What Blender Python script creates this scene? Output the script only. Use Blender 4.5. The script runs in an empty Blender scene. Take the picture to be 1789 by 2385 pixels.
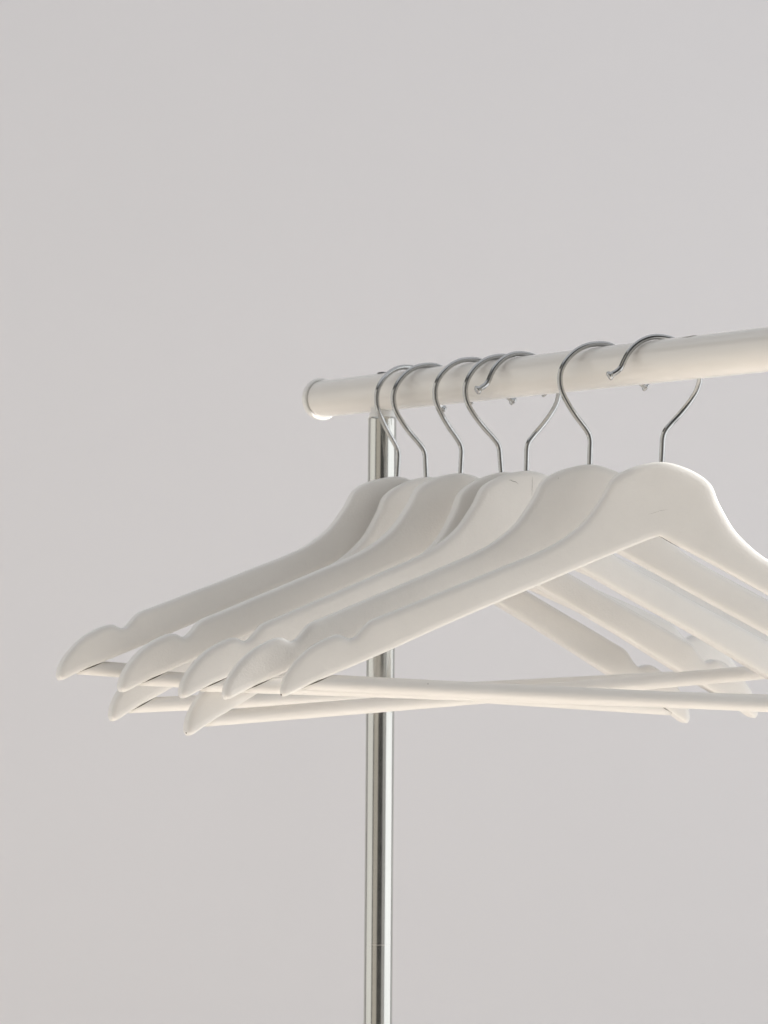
import bpy, bmesh, math, random
from mathutils import Vector, Matrix
from mathutils.geometry import delaunay_2d_cdt
random.seed(7)
R = math.radians
C = bpy.context.scene.collection
SC = bpy.context.scene
MM = 0.001
CAM_H = 1.35                      # camera height above the floor, m

# ------------------------------------------------------------------ camera
cam_data = bpy.data.cameras.new('camera')
cam = bpy.data.objects.new('camera', cam_data)
C.objects.link(cam)
cam_data.sensor_fit = 'HORIZONTAL'
cam_data.sensor_width = 36.0
cam_data.lens = 7000.0 / 1789.0 * 36.0
cam_data.clip_start, cam_data.clip_end = 0.05, 60
cam.matrix_world = (Matrix.Translation((0, 0, CAM_H)) @ Matrix.Rotation(R(90) + 0.0397, 4, 'X')
                    @ Matrix.Rotation(0.0074, 4, 'Z'))
cam_data.dof.use_dof = True
cam_data.dof.focus_distance = 1.80
cam_data.dof.aperture_fstop = 20
SC.camera = cam

# ------------------------------------------------------------------ world, lamps, exposure
W = bpy.data.worlds.new('World')
SC.world = W
W.use_nodes = True
bg = W.node_tree.nodes['Background']
bg.inputs['Color'].default_value = (1.0, 0.985, 0.965, 1)
bg.inputs['Strength'].default_value = 0.05


def lamp(name, kind, loc, target, energy, color, **kw):
    d = bpy.data.lights.new(name, kind)
    o = bpy.data.objects.new(name, d)
    C.objects.link(o)
    o.location = loc
    o.rotation_euler = (Vector(target) - Vector(loc)).to_track_quat('-Z', 'Y').to_euler()
    d.energy = energy
    d.color = color
    for k, v in kw.items():
        setattr(d, k, v)
    return o


# low hard light from the right, raking along the front hanger; its edge just misses the hangers behind
KEY_EL, KEY_AZ, KEY_D, KEY_HALF = R(26), R(5.6), 5.0, R(24)
front_hanger = Vector((0.160, 1.745, 1.40))
key_dir = Vector((math.cos(KEY_EL) * math.cos(KEY_AZ), math.cos(KEY_EL) * math.sin(KEY_AZ), math.sin(KEY_EL)))
key_pos = front_hanger + key_dir * KEY_D
to_hanger = (front_hanger + Vector((0, 0.022, 0)) - key_pos).normalized()
key_axis = Matrix.Rotation(KEY_HALF / math.cos(KEY_EL), 3, 'Z') @ to_hanger
lamp('low_key_light', 'SPOT', key_pos, key_pos + key_axis, 1000, (1.0, 0.97, 0.93),
     spot_size=2 * KEY_HALF, spot_blend=0.008, shadow_soft_size=0.02)
# sunlight falling on the floor in front of the rack
lamp('floor_sunlight', 'SPOT', (3.0, 0.3, 2.6), (-0.2, 1.7, 0.0), 1450, (1.0, 0.95, 0.88),
     spot_size=R(27), spot_blend=0.4, shadow_soft_size=0.05)
# narrow spot added for a glint on the lower rim of the end cap
lamp('rim_glint', 'SPOT', (1.2, 1.0, 1.2), (-0.0350, 2.0487, CAM_H + 0.1584 - 0.0139), 80, (1.0, 0.98, 0.95),
     spot_size=R(0.13), spot_blend=0.3, shadow_soft_size=0.002)
# big soft bright side on the right, dimmer ones round the left and the front
lamp('right_window_light', 'AREA', (2.2, 1.7, 1.5), (0.0, 1.8, 1.5), 26, (0.955, 0.98, 1.0),
     shape='RECTANGLE', size=3.0, size_y=2.8)
lamp('front_right_light', 'AREA', (1.55, -0.2, 1.5), (0.0, 2.0, 1.5), 2.6, (1.0, 0.985, 0.96),
     shape='RECTANGLE', size=1.0, size_y=2.8)
lamp('left_room_light', 'AREA', (-2.39, 1.80, 1.5), (0.0, 2.0, 1.5), 14, (1.0, 0.985, 0.94),
     shape='RECTANGLE', size=2.6, size_y=2.8)
lamp('front_left_light', 'AREA', (-1.24, -0.06, 1.5), (0.0, 2.0, 1.5), 4.4, (1.0, 0.92, 0.80),
     shape='RECTANGLE', size=1.5, size_y=2.8)
# soft fill added overhead to lift the wall and the rail's top
lamp('overhead_fill', 'AREA', (0.0, 1.7, 3.5), (0.0, 1.7001, 0.0), 19.5, (0.93, 0.955, 1.0),
     shape='RECTANGLE', size=4.0, size_y=3.6)

vs = SC.view_settings
vs.view_transform = 'Standard'
vs.look = 'None'
vs.exposure = 0.60
vs.gamma = 1.0


# ------------------------------------------------------------------ materials
def new_mat(name):
    m = bpy.data.materials.new(name)
    m.use_nodes = True
    nt = m.node_tree
    return m, nt, nt.nodes['Principled BSDF']


def link(nt, a, b):
    nt.links.new(a, b)


def noise(nt, scale, detail=3.0, rough=0.55, coord='Object', stretch=None):
    tc = nt.nodes.new('ShaderNodeTexCoord')
    n = nt.nodes.new('ShaderNodeTexNoise')
    n.inputs['Scale'].default_value = scale
    n.inputs['Detail'].default_value = detail
    n.inputs['Roughness'].default_value = rough
    if stretch:
        mp = nt.nodes.new('ShaderNodeMapping')
        mp.inputs['Scale'].default_value = stretch
        link(nt, tc.outputs[coord], mp.inputs['Vector'])
        link(nt, mp.outputs['Vector'], n.inputs['Vector'])
    else:
        link(nt, tc.outputs[coord], n.inputs['Vector'])
    return n


def ramp(nt, fac, stops):
    r = nt.nodes.new('ShaderNodeValToRGB')
    link(nt, fac, r.inputs['Fac'])
    el = r.color_ramp.elements
    while len(el) < len(stops):
        el.new(0.5)
    for e, (p, c) in zip(el, stops):
        e.position = p
        e.color = (*c, 1)
    return r


def bump(nt, bsdf, height, strength, dist, prev=None):
    b = nt.nodes.new('ShaderNodeBump')
    b.inputs['Strength'].default_value = strength
    b.inputs['Distance'].default_value = dist
    link(nt, height, b.inputs['Height'])
    if prev:
        link(nt, prev.outputs['Normal'], b.inputs['Normal'])
    link(nt, b.outputs['Normal'], bsdf.inputs['Normal'])
    return b


def mat_paint(name, base, alt, rough, b_strength, fine_scale, wave=0.4, stretch=None, vary=0.0):
    m, nt, p = new_mat(name)
    n1 = noise(nt, 18, 3)
    r = ramp(nt, n1.outputs['Fac'], [(0.3, base), (0.75, alt)])
    if vary:                                                          # every copy a slightly different paint tone
        oi = nt.nodes.new('ShaderNodeObjectInfo')
        hv = nt.nodes.new('ShaderNodeHueSaturation')
        mr = nt.nodes.new('ShaderNodeMapRange')
        mr.inputs['To Min'].default_value = 1 - vary
        mr.inputs['To Max'].default_value = 1 + vary * 0.5
        link(nt, oi.outputs['Random'], mr.inputs['Value'])
        link(nt, mr.outputs['Result'], hv.inputs['Value'])
        link(nt, r.outputs['Color'], hv.inputs['Color'])
        link(nt, hv.outputs['Color'], p.inputs['Base Color'])
    else:
        link(nt, r.outputs['Color'], p.inputs['Base Color'])
    nr = noise(nt, 35, 4)
    mq = nt.nodes.new('ShaderNodeMapRange')
    mq.inputs['To Min'].default_value = rough * 0.75
    mq.inputs['To Max'].default_value = rough * 1.25
    link(nt, nr.outputs['Fac'], mq.inputs['Value'])
    link(nt, mq.outputs['Result'], p.inputs['Roughness'])
    n2 = noise(nt, fine_scale, 4, 0.6, stretch=stretch)
    b1 = bump(nt, p, n2.outputs['Fac'], b_strength, 0.0006)
    n3 = noise(nt, 60, 2)
    bump(nt, p, n3.outputs['Fac'], wave, 0.001, b1)
    return m


def mat_chrome(name, base, rough, scratch=None):
    m, nt, p = new_mat(name)
    p.inputs['Metallic'].default_value = 1.0
    n1 = noise(nt, 220, 3, stretch=scratch)
    r = ramp(nt, n1.outputs['Fac'], [(0.35, base), (0.8, tuple(c * 0.88 for c in base))])
    link(nt, r.outputs['Color'], p.inputs['Base Color'])
    n2 = noise(nt, 90, 3)
    mr = nt.nodes.new('ShaderNodeMapRange')
    mr.inputs['To Min'].default_value = rough * 0.7
    mr.inputs['To Max'].default_value = rough * 1.6
    link(nt, n2.outputs['Fac'], mr.inputs['Value'])
    link(nt, mr.outputs['Result'], p.inputs['Roughness'])
    return m


M_HANGER = mat_paint('white_hanger_paint', (0.85, 0.83, 0.80), (0.88, 0.862, 0.835), 0.40, 0.32, 700, vary=0.03)
M_BAR = mat_paint('white_bar_paint', (0.83, 0.805, 0.77), (0.86, 0.84, 0.81), 0.40, 0.35, 900, 0.3, (0.03, 1, 1))
M_RAIL = mat_paint('white_powder_coat', (0.83, 0.803, 0.765), (0.85, 0.825, 0.79), 0.18, 0.04, 900, 0.04)
M_CAP = mat_paint('white_plastic', (0.82, 0.81, 0.79), (0.84, 0.83, 0.81), 0.35, 0.03, 900, 0.05)
M_CHROME = mat_chrome('chrome_tube', (0.62, 0.615, 0.58), 0.15, (1, 1, 0.05))
M_WIRE = mat_chrome('chrome_wire', (0.53, 0.532, 0.527), 0.03)
M_SCREW, nt, p = new_mat('dark_zinc')
n = noise(nt, 400)
r = ramp(nt, n.outputs['Fac'], [(0.3, (0.10, 0.10, 0.10)), (0.8, (0.16, 0.16, 0.16))])
link(nt, r.outputs['Color'], p.inputs['Base Color'])
p.inputs['Metallic'].default_value = 0.8
p.inputs['Roughness'].default_value = 0.4
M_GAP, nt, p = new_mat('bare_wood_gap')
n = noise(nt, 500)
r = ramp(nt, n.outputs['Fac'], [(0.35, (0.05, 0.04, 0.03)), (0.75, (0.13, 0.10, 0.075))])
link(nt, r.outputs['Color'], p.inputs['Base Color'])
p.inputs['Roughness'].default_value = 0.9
M_CRACK, nt, p = new_mat('grey_paint_crack')
n = noise(nt, 300)
r = ramp(nt, n.outputs['Fac'], [(0.3, (0.20, 0.19, 0.17)), (0.75, (0.42, 0.40, 0.37))])
link(nt, r.outputs['Color'], p.inputs['Base Color'])
p.inputs['Roughness'].default_value = 0.9

M_WALL, nt, p = new_mat('matte_white_wall')
n = noise(nt, 1.3, 4)
r = ramp(nt, n.outputs['Fac'], [(0.25, (0.808, 0.797, 0.818)), (0.8, (0.824, 0.813, 0.836))])
link(nt, r.outputs['Color'], p.inputs['Base Color'])
p.inputs['Roughness'].default_value = 0.9
n = noise(nt, 140, 4)
bump(nt, p, n.outputs['Fac'], 0.12, 0.002)
M_FLOOR, nt, p = new_mat('pale_wood_floor')
n = noise(nt, 3, 5, stretch=(0.15, 2.0, 1))
r = ramp(nt, n.outputs['Fac'], [(0.3, (0.66, 0.615, 0.565)), (0.75, (0.73, 0.685, 0.635))])
link(nt, r.outputs['Color'], p.inputs['Base Color'])
p.inputs['Roughness'].default_value = 0.5


# ------------------------------------------------------------------ helpers
def mesh_obj(name, me, mat, parent=None):
    o = bpy.data.objects.new(name, me)
    if mat and not me.materials:
        me.materials.append(mat)
    C.objects.link(o)
    if parent:
        o.parent = parent
    return o


def from_bm(name, bm, mat, parent=None, smooth=True):
    bmesh.ops.recalc_face_normals(bm, faces=bm.faces)
    me = bpy.data.meshes.new(name)
    bm.to_mesh(me)
    bm.free()
    if smooth:
        for f in me.polygons:
            f.use_smooth = True
    return mesh_obj(name, me, mat, parent)


def catmull(pts, step, closed=False):
    """points of any dimension resampled along a Catmull-Rom curve"""
    P = [Vector(q) for q in pts]
    n = len(P)
    out = []
    for i in range(n if closed else n - 1):
        p0 = P[(i - 1) % n] if (closed or i > 0) else P[0] * 2 - P[1]
        p1, p2 = P[i], P[(i + 1) % n]
        p3 = P[(i + 2) % n] if (closed or i < n - 2) else P[-1] * 2 - P[-2]
        k = max(1, int(round((p2 - p1).length / step)))
        t01 = max((p1 - p0).length, 1e-9) ** 0.5
        t12 = max((p2 - p1).length, 1e-9) ** 0.5
        t23 = max((p3 - p2).length, 1e-9) ** 0.5
        m1 = (p2 - p1) + ((p1 - p0) / t01 - (p2 - p0) / (t01 + t12)) * t12
        m2 = (p2 - p1) + ((p3 - p2) / t23 - (p3 - p1) / (t12 + t23)) * t12
        for j in range(k):
            t = j / k
            out.append(p1 * (2 * t ** 3 - 3 * t * t + 1) + m1 * (t ** 3 - 2 * t * t + t)
                       + p2 * (-2 * t ** 3 + 3 * t * t) + m2 * (t ** 3 - t * t))
    if not closed:
        out.append(P[-1].copy())
    return out


def sweep(bm, path, radii, seg=16, cap=True):
    """a tube along 3-D points with a radius per point"""
    if not hasattr(radii, '__len__'):
        radii = [radii] * len(path)
    rings = []
    nrm = None
    for i, q in enumerate(path):
        a = path[max(i - 1, 0)]
        b = path[min(i + 1, len(path) - 1)]
        t = (b - a).normalized()
        if nrm is None:
            nrm = t.orthogonal().normalized()
        nrm = (nrm - t * nrm.dot(t)).normalized()
        bn = t.cross(nrm)
        rings.append([bm.verts.new(q + (nrm * math.cos(2 * math.pi * k / seg)
                                        + bn * math.sin(2 * math.pi * k / seg)) * radii[i]) for k in range(seg)])
    for A, B in zip(rings, rings[1:]):
        for k in range(seg):
            bm.faces.new((A[k], A[(k + 1) % seg], B[(k + 1) % seg], B[k]))
    if cap:
        bm.faces.new(rings[0][::-1])
        bm.faces.new(rings[-1])


def lathe(bm, prof, M=Matrix.Identity(4), seg=64):
    """profile of (radius, height) pairs turned about local z, placed with M"""
    rings = []
    for rr, z in prof:
        if rr < 1e-9:
            rings.append([bm.verts.new(M @ Vector((0, 0, z)))])
        else:
            rings.append([bm.verts.new(M @ Vector((rr * math.cos(2 * math.pi * k / seg),
                                                   rr * math.sin(2 * math.pi * k / seg), z))) for k in range(seg)])
    for A, B in zip(rings, rings[1:]):
        for k in range(seg):
            a, b = A[k % len(A)], A[(k + 1) % len(A)]
            c, d = B[(k + 1) % len(B)], B[k % len(B)]
            vs_ = []
            for v in (a, b, c, d):
                if v not in vs_:
                    vs_.append(v)
            if len(vs_) > 2:
                bm.faces.new(vs_)


def tag(o, label=None, cat=None, group=None, kind=None):
    for k, v in (('label', label), ('category', cat), ('group', group), ('kind', kind)):
        if v:
            o[k] = v
    return o


# ------------------------------------------------------------------ wall and floor
def sheet(name, verts, mat):
    bm = bmesh.new()
    bm.faces.new([bm.verts.new(v) for v in verts])
    o = from_bm(name, bm, mat, smooth=False)
    o['kind'] = 'structure'
    return o


WALL_Y = 3.7
sheet('wall', [(-5, WALL_Y, 0), (5, WALL_Y, 0), (5, WALL_Y, 3.6), (-5, WALL_Y, 3.6)], M_WALL)
sheet('floor', [(-5, -3, 0), (5, -3, 0), (5, WALL_Y, 0), (-5, WALL_Y, 0)], M_FLOOR)

# ------------------------------------------------------------------ clothes rack
TH = 0.9826
A = Vector((-51.9546 * MM, 2062.4155 * MM, 158.366 * MM + CAM_H))      # a point of the rail axis (s = 0)
DIR = Vector((math.cos(TH), -math.sin(TH), 0))
RAIL_R = 12.5 * MM


def rail_pt(s):
    return A + DIR * (s * MM)


rack = bpy.data.objects.new('clothes_rack', None)
C.objects.link(rack)
tag(rack, 'white tube clothes rail with a rounded end cap on a slim chrome post', 'clothes rack')
POLE_S = 90.8
pole_top = rail_pt(POLE_S)
rack.location = (pole_top.x, pole_top.y, 0)
rack_inv = Matrix.Translation(-rack.location)

MR = Matrix.Translation(rail_pt(0) - rack.location) @ DIR.to_track_quat('Z', 'X').to_matrix().to_4x4()
S0 = 17.5 * MM                                                       # where the tube runs into its cap
bm = bmesh.new()
lathe(bm, [(RAIL_R, S0)] + [(RAIL_R, S0 + (0.93 - S0) * k / 40) for k in range(1, 41)], MR, 96)
rail = from_bm('rail', bm, M_RAIL, rack)
bm = bmesh.new()
cr = 14.4 * MM
prof = [(0, -8.0 * MM), (9.5 * MM, -7.9 * MM), (11.8 * MM, -7.2 * MM), (13.3 * MM, -5.8 * MM), (14.2 * MM, -3.9 * MM),
        (cr, -2.2 * MM), (cr, -0.9 * MM), (14.1 * MM, -0.25 * MM), (13.6 * MM, 0.0), (12.9 * MM, 0.0), (12.62 * MM, -0.4 * MM), (12.0 * MM, -0.5 * MM)]
lathe(bm, [(a, b + S0) for a, b in prof], MR, 96)
from_bm('end_cap', bm, M_CAP, rail)

# chrome post, its plastic saddle under the rail, a telescope joint, the screw on top of the rail
PR = 9.4 * MM
z_rail = pole_top.z
z_post = z_rail - RAIL_R - 3.6 * MM
bm = bmesh.new()
zj = 1.145
lathe(bm, [(PR, 0.02), (PR, 0.4), (PR, 0.8), (PR, zj + .1), (PR, zj + .25), (PR, z_post - 2.4 * MM), (PR - .25 * MM, z_post - 1.3 * MM),
           (PR - 0.9 * MM, z_post - .4 * MM), (PR - 1.9 * MM, z_post), (0, z_post)], seg=96)
post = from_bm('post', bm, M_CHROME, rack)
bm = bmesh.new()
lathe(bm, [(PR - 0.02 * MM, zj - 0.5 * MM), (PR + 0.03 * MM, zj - 0.35 * MM), (PR + 0.03 * MM, zj + 0.35 * MM), (PR - 0.02 * MM, zj + 0.5 * MM)], seg=96)
from_bm('post_joint', bm, M_CHROME, post)
bm = bmesh.new()
lathe(bm, [(8.6 * MM, z_post - 1 * MM), (8.6 * MM, z_post + 1.6 * MM), (7.9 * MM, z_post + 2.6 * MM), (7.6 * MM, z_rail - 6 * MM)], seg=64)
from_bm('saddle', bm, M_CAP, post)
bm = bmesh.new()
lathe(bm, [(0.03, 0.0), (0.06, 0.002), (0.06, 0.010), (0.04, 0.016), (PR + 2 * MM, 0.02), (PR + 2 * MM, 0.05), (PR, 0.052)], seg=64)
from_bm('foot', bm, M_CAP, post)
bm = bmesh.new()
zs = RAIL_R
lathe(bm, [(3.6 * MM, zs - 0.9 * MM), (3.6 * MM, zs + 0.15 * MM), (2.9 * MM, zs + 0.7 * MM), (1.3 * MM, zs + 0.95 * MM), (0, zs + 0.95 * MM)],
      Matrix.Translation((0, 0, z_rail)), 32)
from_bm('screw', bm, M_SCREW, rail)
# a short scuff on the top of the rail, right of the last hook
bm = bmesh.new()
pts = []
for k in range(9):
    s = 409 + 12 * k / 8
    a = R(64 + 6 * k / 8 + 2.5 * math.sin(k * 1.3))
    c = rail_pt(s) - rack.location
    side = Vector((0, 0, 1)).cross(DIR)
    nrm = Vector((0, 0, 1)) * math.sin(a) - side * (-1 if side.y > 0 else 1) * -1 * math.cos(a)
    if nrm.y > 0:
        nrm = Vector((-nrm.x, -nrm.y, nrm.z))
    pts.append(c + nrm * RAIL_R)
sweep(bm, pts, [0.0001 + 0.0003 * math.sin(math.pi * k / 8) for k in range(9)], 6)
from_bm('scuff', bm, M_CRACK, rail)

# ------------------------------------------------------------------ one clothes hanger (built once, then copied)
LEFT = [(0, -72.6), (-4.5, -73.0), (-9, -74.0), (-16.7, -76.5), (-23, -79.6), (-26.4, -81.9), (-29, -84.4), (-30.8, -87.4), (-33.1, -92.7),
        (-36.5, -98.6), (-43.4, -108.9), (-50.2, -115.7), (-59.4, -122.8), (-66.2, -126.8), (-75, -131.3), (-88.2, -137.4),
        (-116.2, -150.5), (-136, -159.5), (-157, -169.2), (-163, -171.8), (-167, -174.2), (-170, -177.6), (-172.6, -181.2), (-174.8, -183.4),
        (-177.3, -184.4), (-179.9, -183.6), (-182.2, -182.5), (-184.6, -182.4), (-188, -183.5), (-194.2, -186.7), (-200.2, -190.7),
        (-205.7, -195.9), (-210.3, -201.8), (-213.6, -207.6), (-215.4, -213), (-215.6, -217.2), (-214.4, -219.3), (-211.8, -218.6),
        (-206, -215.3), (-199, -211.6), (-182.8, -203.7), (-159.5, -192.4), (-115.7, -170.2), (-67.4, -147.0), (-32.9, -130.5), (-5, -117.6)]
half = catmull([(x, z) for x, z in LEFT], 2.2)
outline = [(v.x, v.y) for v in half] + [(0, -115.9)] + [(-v.x, v.y) for v in half[::-1][:-1]]
# keep the points apart
clean = [outline[0]]
for q in outline[1:]:
    if math.hypot(q[0] - clean[-1][0], q[1] - clean[-1][1]) > 0.5:
        clean.append(q)
outline = clean
BX = -5.6                                                             # the shank stands left of the hook's top
EDGE_R, H_FLAT, H_MID, DOME = 2.2, 5.75, 6.0, 10.0


def seg_dist(px, pz, poly):
    best = 1e9
    n = len(poly)
    for i in range(n):
        ax, az = poly[i]
        bx, bz = poly[(i + 1) % n]
        dx, dz = bx - ax, bz - az
        t = ((px - ax) * dx + (pz - az) * dz) / (dx * dx + dz * dz)
        t = 0 if t < 0 else 1 if t > 1 else t
        d = (px - ax - t * dx) ** 2 + (pz - az - t * dz) ** 2
        if d < best:
            best = d
    return math.sqrt(best)


def inside(px, pz, poly):
    c = False
    j = len(poly) - 1
    for i in range(len(poly)):
        if (poly[i][1] > pz) != (poly[j][1] > pz) and \
           px < (poly[j][0] - poly[i][0]) * (pz - poly[i][1]) / (poly[j][1] - poly[i][1]) + poly[i][0]:
            c = not c
        j = i
    return c


def frame_mesh():
    poly = outline
    n = len(poly)
    pts = list(poly)
    dist = [0.0] * n
    area = sum(poly[i][0] * poly[(i + 1) % n][1] - poly[(i + 1) % n][0] * poly[i][1] for i in range(n))
    sg = 1 if area > 0 else -1
    cells = {}

    def add(x, z, d, gap):
        kx, kz = int(x // 4), int(z // 4)
        for a in (-1, 0, 1):
            for b in (-1, 0, 1):
                for (qx, qz) in cells.get((kx + a, kz + b), ()):
                    if (qx - x) ** 2 + (qz - z) ** 2 < gap * gap:
                        return
        cells.setdefault((kx, kz), []).append((x, z))
        pts.append((x, z))
        dist.append(d)

    for off in (0.12, 0.4, 0.85, 1.5, 2.3, 4.2, 7.5):
        for i in range(n):
            (ax, az), (bx, bz) = poly[i - 1], poly[(i + 1) % n]
            tx, tz = bx - ax, bz - az
            L = math.hypot(tx, tz)
            x, z = poly[i][0] - tz / L * off * sg, poly[i][1] + tx / L * off * sg
            d = seg_dist(x, z, poly)
            if d > off * 0.9 and inside(x, z, poly):
                add(x, z, d, min(1.2, off * 0.6) if off > .3 else 0.05)
    x = -214.0
    row = 0
    while x < 214:
        z = -220.0 + (2 if row % 2 else 0)
        while z < -72:
            if inside(x, z, poly):
                d = seg_dist(x, z, poly)
                if d > 9.5:
                    add(x, z, d, 3.0)
            z += 4.5
        x += 4.5
        row += 1
    res = delaunay_2d_cdt([Vector(q) for q in pts], [(i, (i + 1) % n) for i in range(n)], [list(range(n))], 1, 1e-4)
    vco, faces, orig = res[0], res[2], res[3]
    bm = bmesh.new()
    front, back = [], []
    for v, oi in zip(vco, orig):
        d = dist[oi[0]] if oi else 0.0
        t = max(0.0, 1 - d / DOME)
        e = max(0.0, EDGE_R - d)
        y = H_FLAT - EDGE_R + math.sqrt(EDGE_R ** 2 - e ** 2) + (H_MID - H_FLAT) * (1 - t * t)
        front.append(bm.verts.new(((v.x + BX) * MM, -y * MM, v.y * MM)))
        back.append(bm.verts.new(((v.x + BX) * MM, y * MM, v.y * MM)))
    for f in faces:
        bm.faces.new([front[i] for i in f])
        bm.faces.new([back[i] for i in f][::-1])
    rim = [e for e in bm.edges if len(e.link_faces) == 1]
    done = {v: i for i, v in enumerate(front)}
    mids = {}
    for e in rim:
        a, b = e.verts
        if a in done and b in done:
            i, j = done[a], done[b]
            for q in (i, j):
                if q not in mids:
                    mids[q] = [bm.verts.new(front[q].co.lerp(back[q].co, w)) for w in (0.1, 0.5, 0.9)]
            A_ = [front[i]] + mids[i] + [back[i]]
            B_ = [front[j]] + mids[j] + [back[j]]
            for q in range(4):
                bm.faces.new((A_[q], B_[q], B_[q + 1], A_[q + 1]))
    bmesh.ops.recalc_face_normals(bm, faces=bm.faces)
    me = bpy.data.meshes.new('shoulder_frame')
    bm.to_mesh(me)
    bm.free()
    for f in me.polygons:
        f.use_smooth = True
    return me


HOOK = [(-5.3, -76), (-5.3, -64), (-5.4, -58), (-6.4, -54.6), (-9.3, -50.4), (-14.8, -43.9), (-20.4, -36), (-24.0, -29.3), (-25.3, -23.3),
        (-24.8, -17.5), (-21.9, -11.5), (-16.3, -5.4), (-10, -1.7), (-3.4, -0.1), (3.3, -0.1), (9.1, -2.1), (14, -5.7), (17.9, -10.6),
        (20.2, -15.4), (21.6, -18.8), (23.7, -21.3), (26.0, -22.8), (27.6, -23.9)]


def hook_mesh(mirror):
    k = -1 if mirror else 1
    path = catmull([(x * k * MM, 0, z * MM) for x, z in HOOK], 1.3 * MM)
    bm = bmesh.new()
    sweep(bm, path, 1.65 * MM, 18)
    bmesh.ops.recalc_face_normals(bm, faces=bm.faces)
    me = bpy.data.meshes.new('hook')
    bm.to_mesh(me)
    bm.free()
    for f in me.polygons:
        f.use_smooth = True
    return me


def knob_mesh(mirror):
    k = -1 if mirror else 1
    a, b = Vector((26.0 * k, 0, -22.8)) * MM, Vector((27.6 * k, 0, -23.9)) * MM
    t = (b - a).normalized()
    bm = bmesh.new()
    M = Matrix.Translation(b) @ t.to_track_quat('Z', 'Y').to_matrix().to_4x4()
    prof = [(1.66, -1.6), (1.8, -1.1), (2.3, -0.5), (2.75, 0.1), (2.9, 0.7), (2.7, 1.35), (2.1, 1.75), (1.3, 1.8), (0, 1.6)]
    lathe(bm, [(x * MM, z * MM) for x, z in prof], M, 28)
    bmesh.ops.recalc_face_normals(bm, faces=bm.faces)
    me = bpy.data.meshes.new('hook_button')
    bm.to_mesh(me)
    bm.free()
    for f in me.polygons:
        f.use_smooth = True
    return me


BAR_Z, BAR_R = -210.2, 4.7
UNDER = (203.7 - 192.4) / (182.8 - 159.5)                              # slope of the underside


def under_z(ax):
    return -203.7 - UNDER * (ax - 182.8)


def bar_mesh():
    bm = bmesh.new()
    path = [Vector(((x + BX) * MM, 0.10 * MM * math.sin(x * .02), (BAR_Z - 0.5 * (1 - (x / 203) ** 2)) * MM)) for x in [-203 + 406 * k / 60 for k in range(61)]]
    sweep(bm, path, BAR_R * MM, 32)
    bmesh.ops.recalc_face_normals(bm, faces=bm.faces)
    me = bpy.data.meshes.new('trouser_bar')
    bm.to_mesh(me)
    bm.free()
    for f in me.polygons:
        f.use_smooth = True
    return me


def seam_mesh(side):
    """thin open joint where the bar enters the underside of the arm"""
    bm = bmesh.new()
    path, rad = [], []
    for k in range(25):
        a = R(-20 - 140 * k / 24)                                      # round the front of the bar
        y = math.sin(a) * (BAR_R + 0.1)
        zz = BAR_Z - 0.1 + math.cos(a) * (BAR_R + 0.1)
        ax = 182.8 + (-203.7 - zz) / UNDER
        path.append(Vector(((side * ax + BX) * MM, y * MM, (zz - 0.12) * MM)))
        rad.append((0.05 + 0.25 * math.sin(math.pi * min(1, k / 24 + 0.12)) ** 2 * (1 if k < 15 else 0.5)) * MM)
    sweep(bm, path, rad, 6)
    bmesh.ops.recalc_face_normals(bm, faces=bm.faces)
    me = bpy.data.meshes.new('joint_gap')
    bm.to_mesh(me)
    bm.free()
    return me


ME_FRAME, ME_BAR = frame_mesh(), bar_mesh()
ME_FRAME_R = ME_FRAME.copy()
ME_FRAME_R.name = 'shoulder_frame'
for v in ME_FRAME_R.vertices:
    v.co.x -= 2 * BX * MM
ME_BAR_R = ME_BAR.copy()
ME_BAR_R.name = 'trouser_bar'
for v in ME_BAR_R.vertices:
    v.co.x -= 2 * BX * MM
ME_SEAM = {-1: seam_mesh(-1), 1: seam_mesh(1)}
HK = {1: (hook_mesh(False), knob_mesh(False)), -1: (hook_mesh(True), knob_mesh(True))}


def hang_matrix(s, psi, rho, tilt):
    top = rail_pt(s) + Vector((0, 0, RAIL_R + 1.65 * MM))
    return (Matrix.Translation(top) @ Matrix.Rotation(psi, 4, 'Z') @ Matrix.Rotation(-tilt, 4, 'X')
            @ Matrix.Rotation(rho, 4, 'Y'))


GROUP = 'white hangers on the rail'
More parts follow.
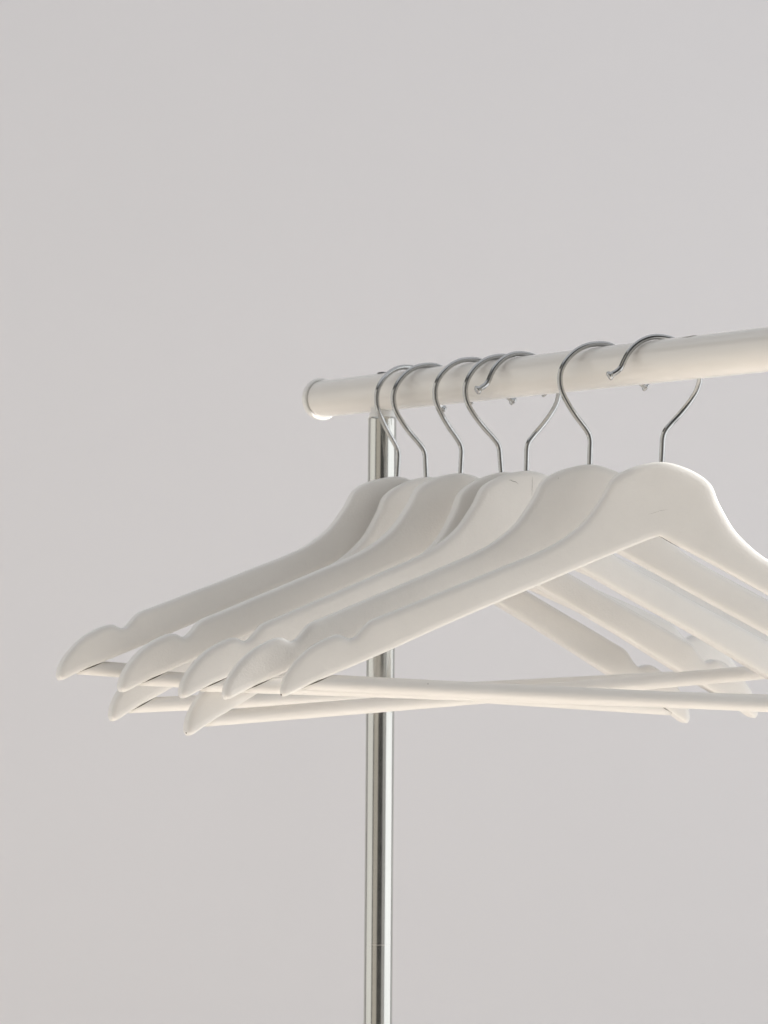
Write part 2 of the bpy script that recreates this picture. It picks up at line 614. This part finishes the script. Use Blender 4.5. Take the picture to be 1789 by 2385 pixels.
# s along the rail (mm), yaw, roll, forward tilt, hook direction, label
HANGERS = [
    (124.82, 0.3306, 0.0651, 0.0244, 1, 'white hanger at the far end of the row, hooked right beside the chrome post'),
    (144.73, 0.3265, -0.0480, 0.0222, 1, 'white hanger hooked second from the post, its left tip sagging below the far one'),
    (195.13, 0.3560, 0.0392, -0.0141, 1, 'white level hanger hooked third from the post, between two hangers that sag left'),
    (223.74, 0.3370, -0.0785, 0.0232, 1, 'most tilted white hanger, its left tip the lowest of all tips in the row'),
    (246.14, 0.3030, 0.0290, 0.0134, -1, 'white hanger with a hairline crack down its neck and its hook turned the other way'),
    (327.01, 0.2144, 0.0300, 0.0124, 1, 'white hanger just behind the front one, its notched left tip catching sunlight'),
    (381.35, 0.1103, 0.0416, -0.0433, -1, 'front white hanger nearest the camera, with bright sunlit right edge'),
]
for i, (s, psi, rho, tilt, d, label) in enumerate(HANGERS):
    t = bpy.data.objects.new('clothes_hanger', None)
    C.objects.link(t)
    t.matrix_world = hang_matrix(s, psi, rho, tilt)
    t.empty_display_size = 0.02
    tag(t, label, 'hanger', GROUP)
    mesh_obj('shoulder_frame', ME_FRAME if d == 1 else ME_FRAME_R, M_HANGER, t)
    hk = mesh_obj('hook', HK[d][0], M_WIRE, t)
    mesh_obj('hook_button', HK[d][1], M_WIRE, hk)
    if i == 0:                                                        # this hook has swivelled a little in its hole
        hk.matrix_local = (Matrix.Translation((-5.3 * MM, 0, 0)) @ Matrix.Rotation(R(16), 4, 'Z')
                           @ Matrix.Translation((5.3 * MM, 0, 0)))
    bar = mesh_obj('trouser_bar', ME_BAR if d == 1 else ME_BAR_R, M_BAR, t)
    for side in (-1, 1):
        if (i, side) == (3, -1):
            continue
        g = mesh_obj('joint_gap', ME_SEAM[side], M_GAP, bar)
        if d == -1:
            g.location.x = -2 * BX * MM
    # small flaws of single hangers, lying in the paint
    ox = BX * d * MM

    def mark(name, pts, r, mat=M_CRACK, parent=t):
        bm = bmesh.new()
        n_ = len(pts) - 1
        sweep(bm, [Vector((x * MM + ox, y * MM, z * MM)) for x, y, z in pts],
              [r * MM * (0.25 + 0.75 * math.sin(math.pi * min(1, max(0, k / n_)))) for k in range(n_ + 1)], 5)
        return from_bm(name, bm, mat, parent)

    def chip(x, y, z, r, parent=t, mat=M_GAP):
        bm = bmesh.new()
        bmesh.ops.create_icosphere(bm, subdivisions=2, radius=r * MM)
        for v in bm.verts:
            v.co *= 1 + 0.3 * math.sin(v.co.x * 9000) * math.cos(v.co.z * 7000 + i)
            v.co += Vector((x * MM + ox, y * MM, z * MM))
        return from_bm('paint_chip', bm, mat, parent)

    if i == 4:
        mark('paint_crack', [(1.6 + 0.1 * math.sin(k * 1.7), -6.0, -76.6 - 0.75 * k) for k in range(17)], 0.12)
        mark('stray_hair', [(-13.5, -5.98, -79.3), (-12.5, -5.98, -79.15), (-11.1, -5.98, -79.85), (-9.3, -5.98, -80.1), (-7.5, -5.98, -81.4)], 0.13, M_GAP)
    if i == 6:
        q = catmull([(-8, -103.6), (-4, -102.3), (0, -100.8), (4, -100.2)], 1.5)
        mark('paint_scratch', [(v.x, -6.0, v.y) for v in q], 0.05)
        mark('paint_crack', [(-0.5, -5.1, -115.8), (1.5, -5.2, -116.7), (4, -5.3, -118.0), (8, -5.35, -120.0), (12, -5.4, -122.0)], 0.16, M_GAP)
        chip(-215.2, -3.6, -218.2, 0.5)
        chip(-131, -4.0, -208.0, 0.22, bar)
    if i == 5:
        chip(-20.5, -5.85, -82.0, 0.22, mat=M_CRACK)
    if i == 3:
        chip(-215.6, -2.0, -217.5, 0.45)
        chip(-160, -3.0, -213.5, 0.3, bar)
    if i == 2:
        chip(-173, -2.6, -213.8, 0.35, bar)
    if i == 0:
        chip(150, -3.9, -212.0, 0.3, bar)
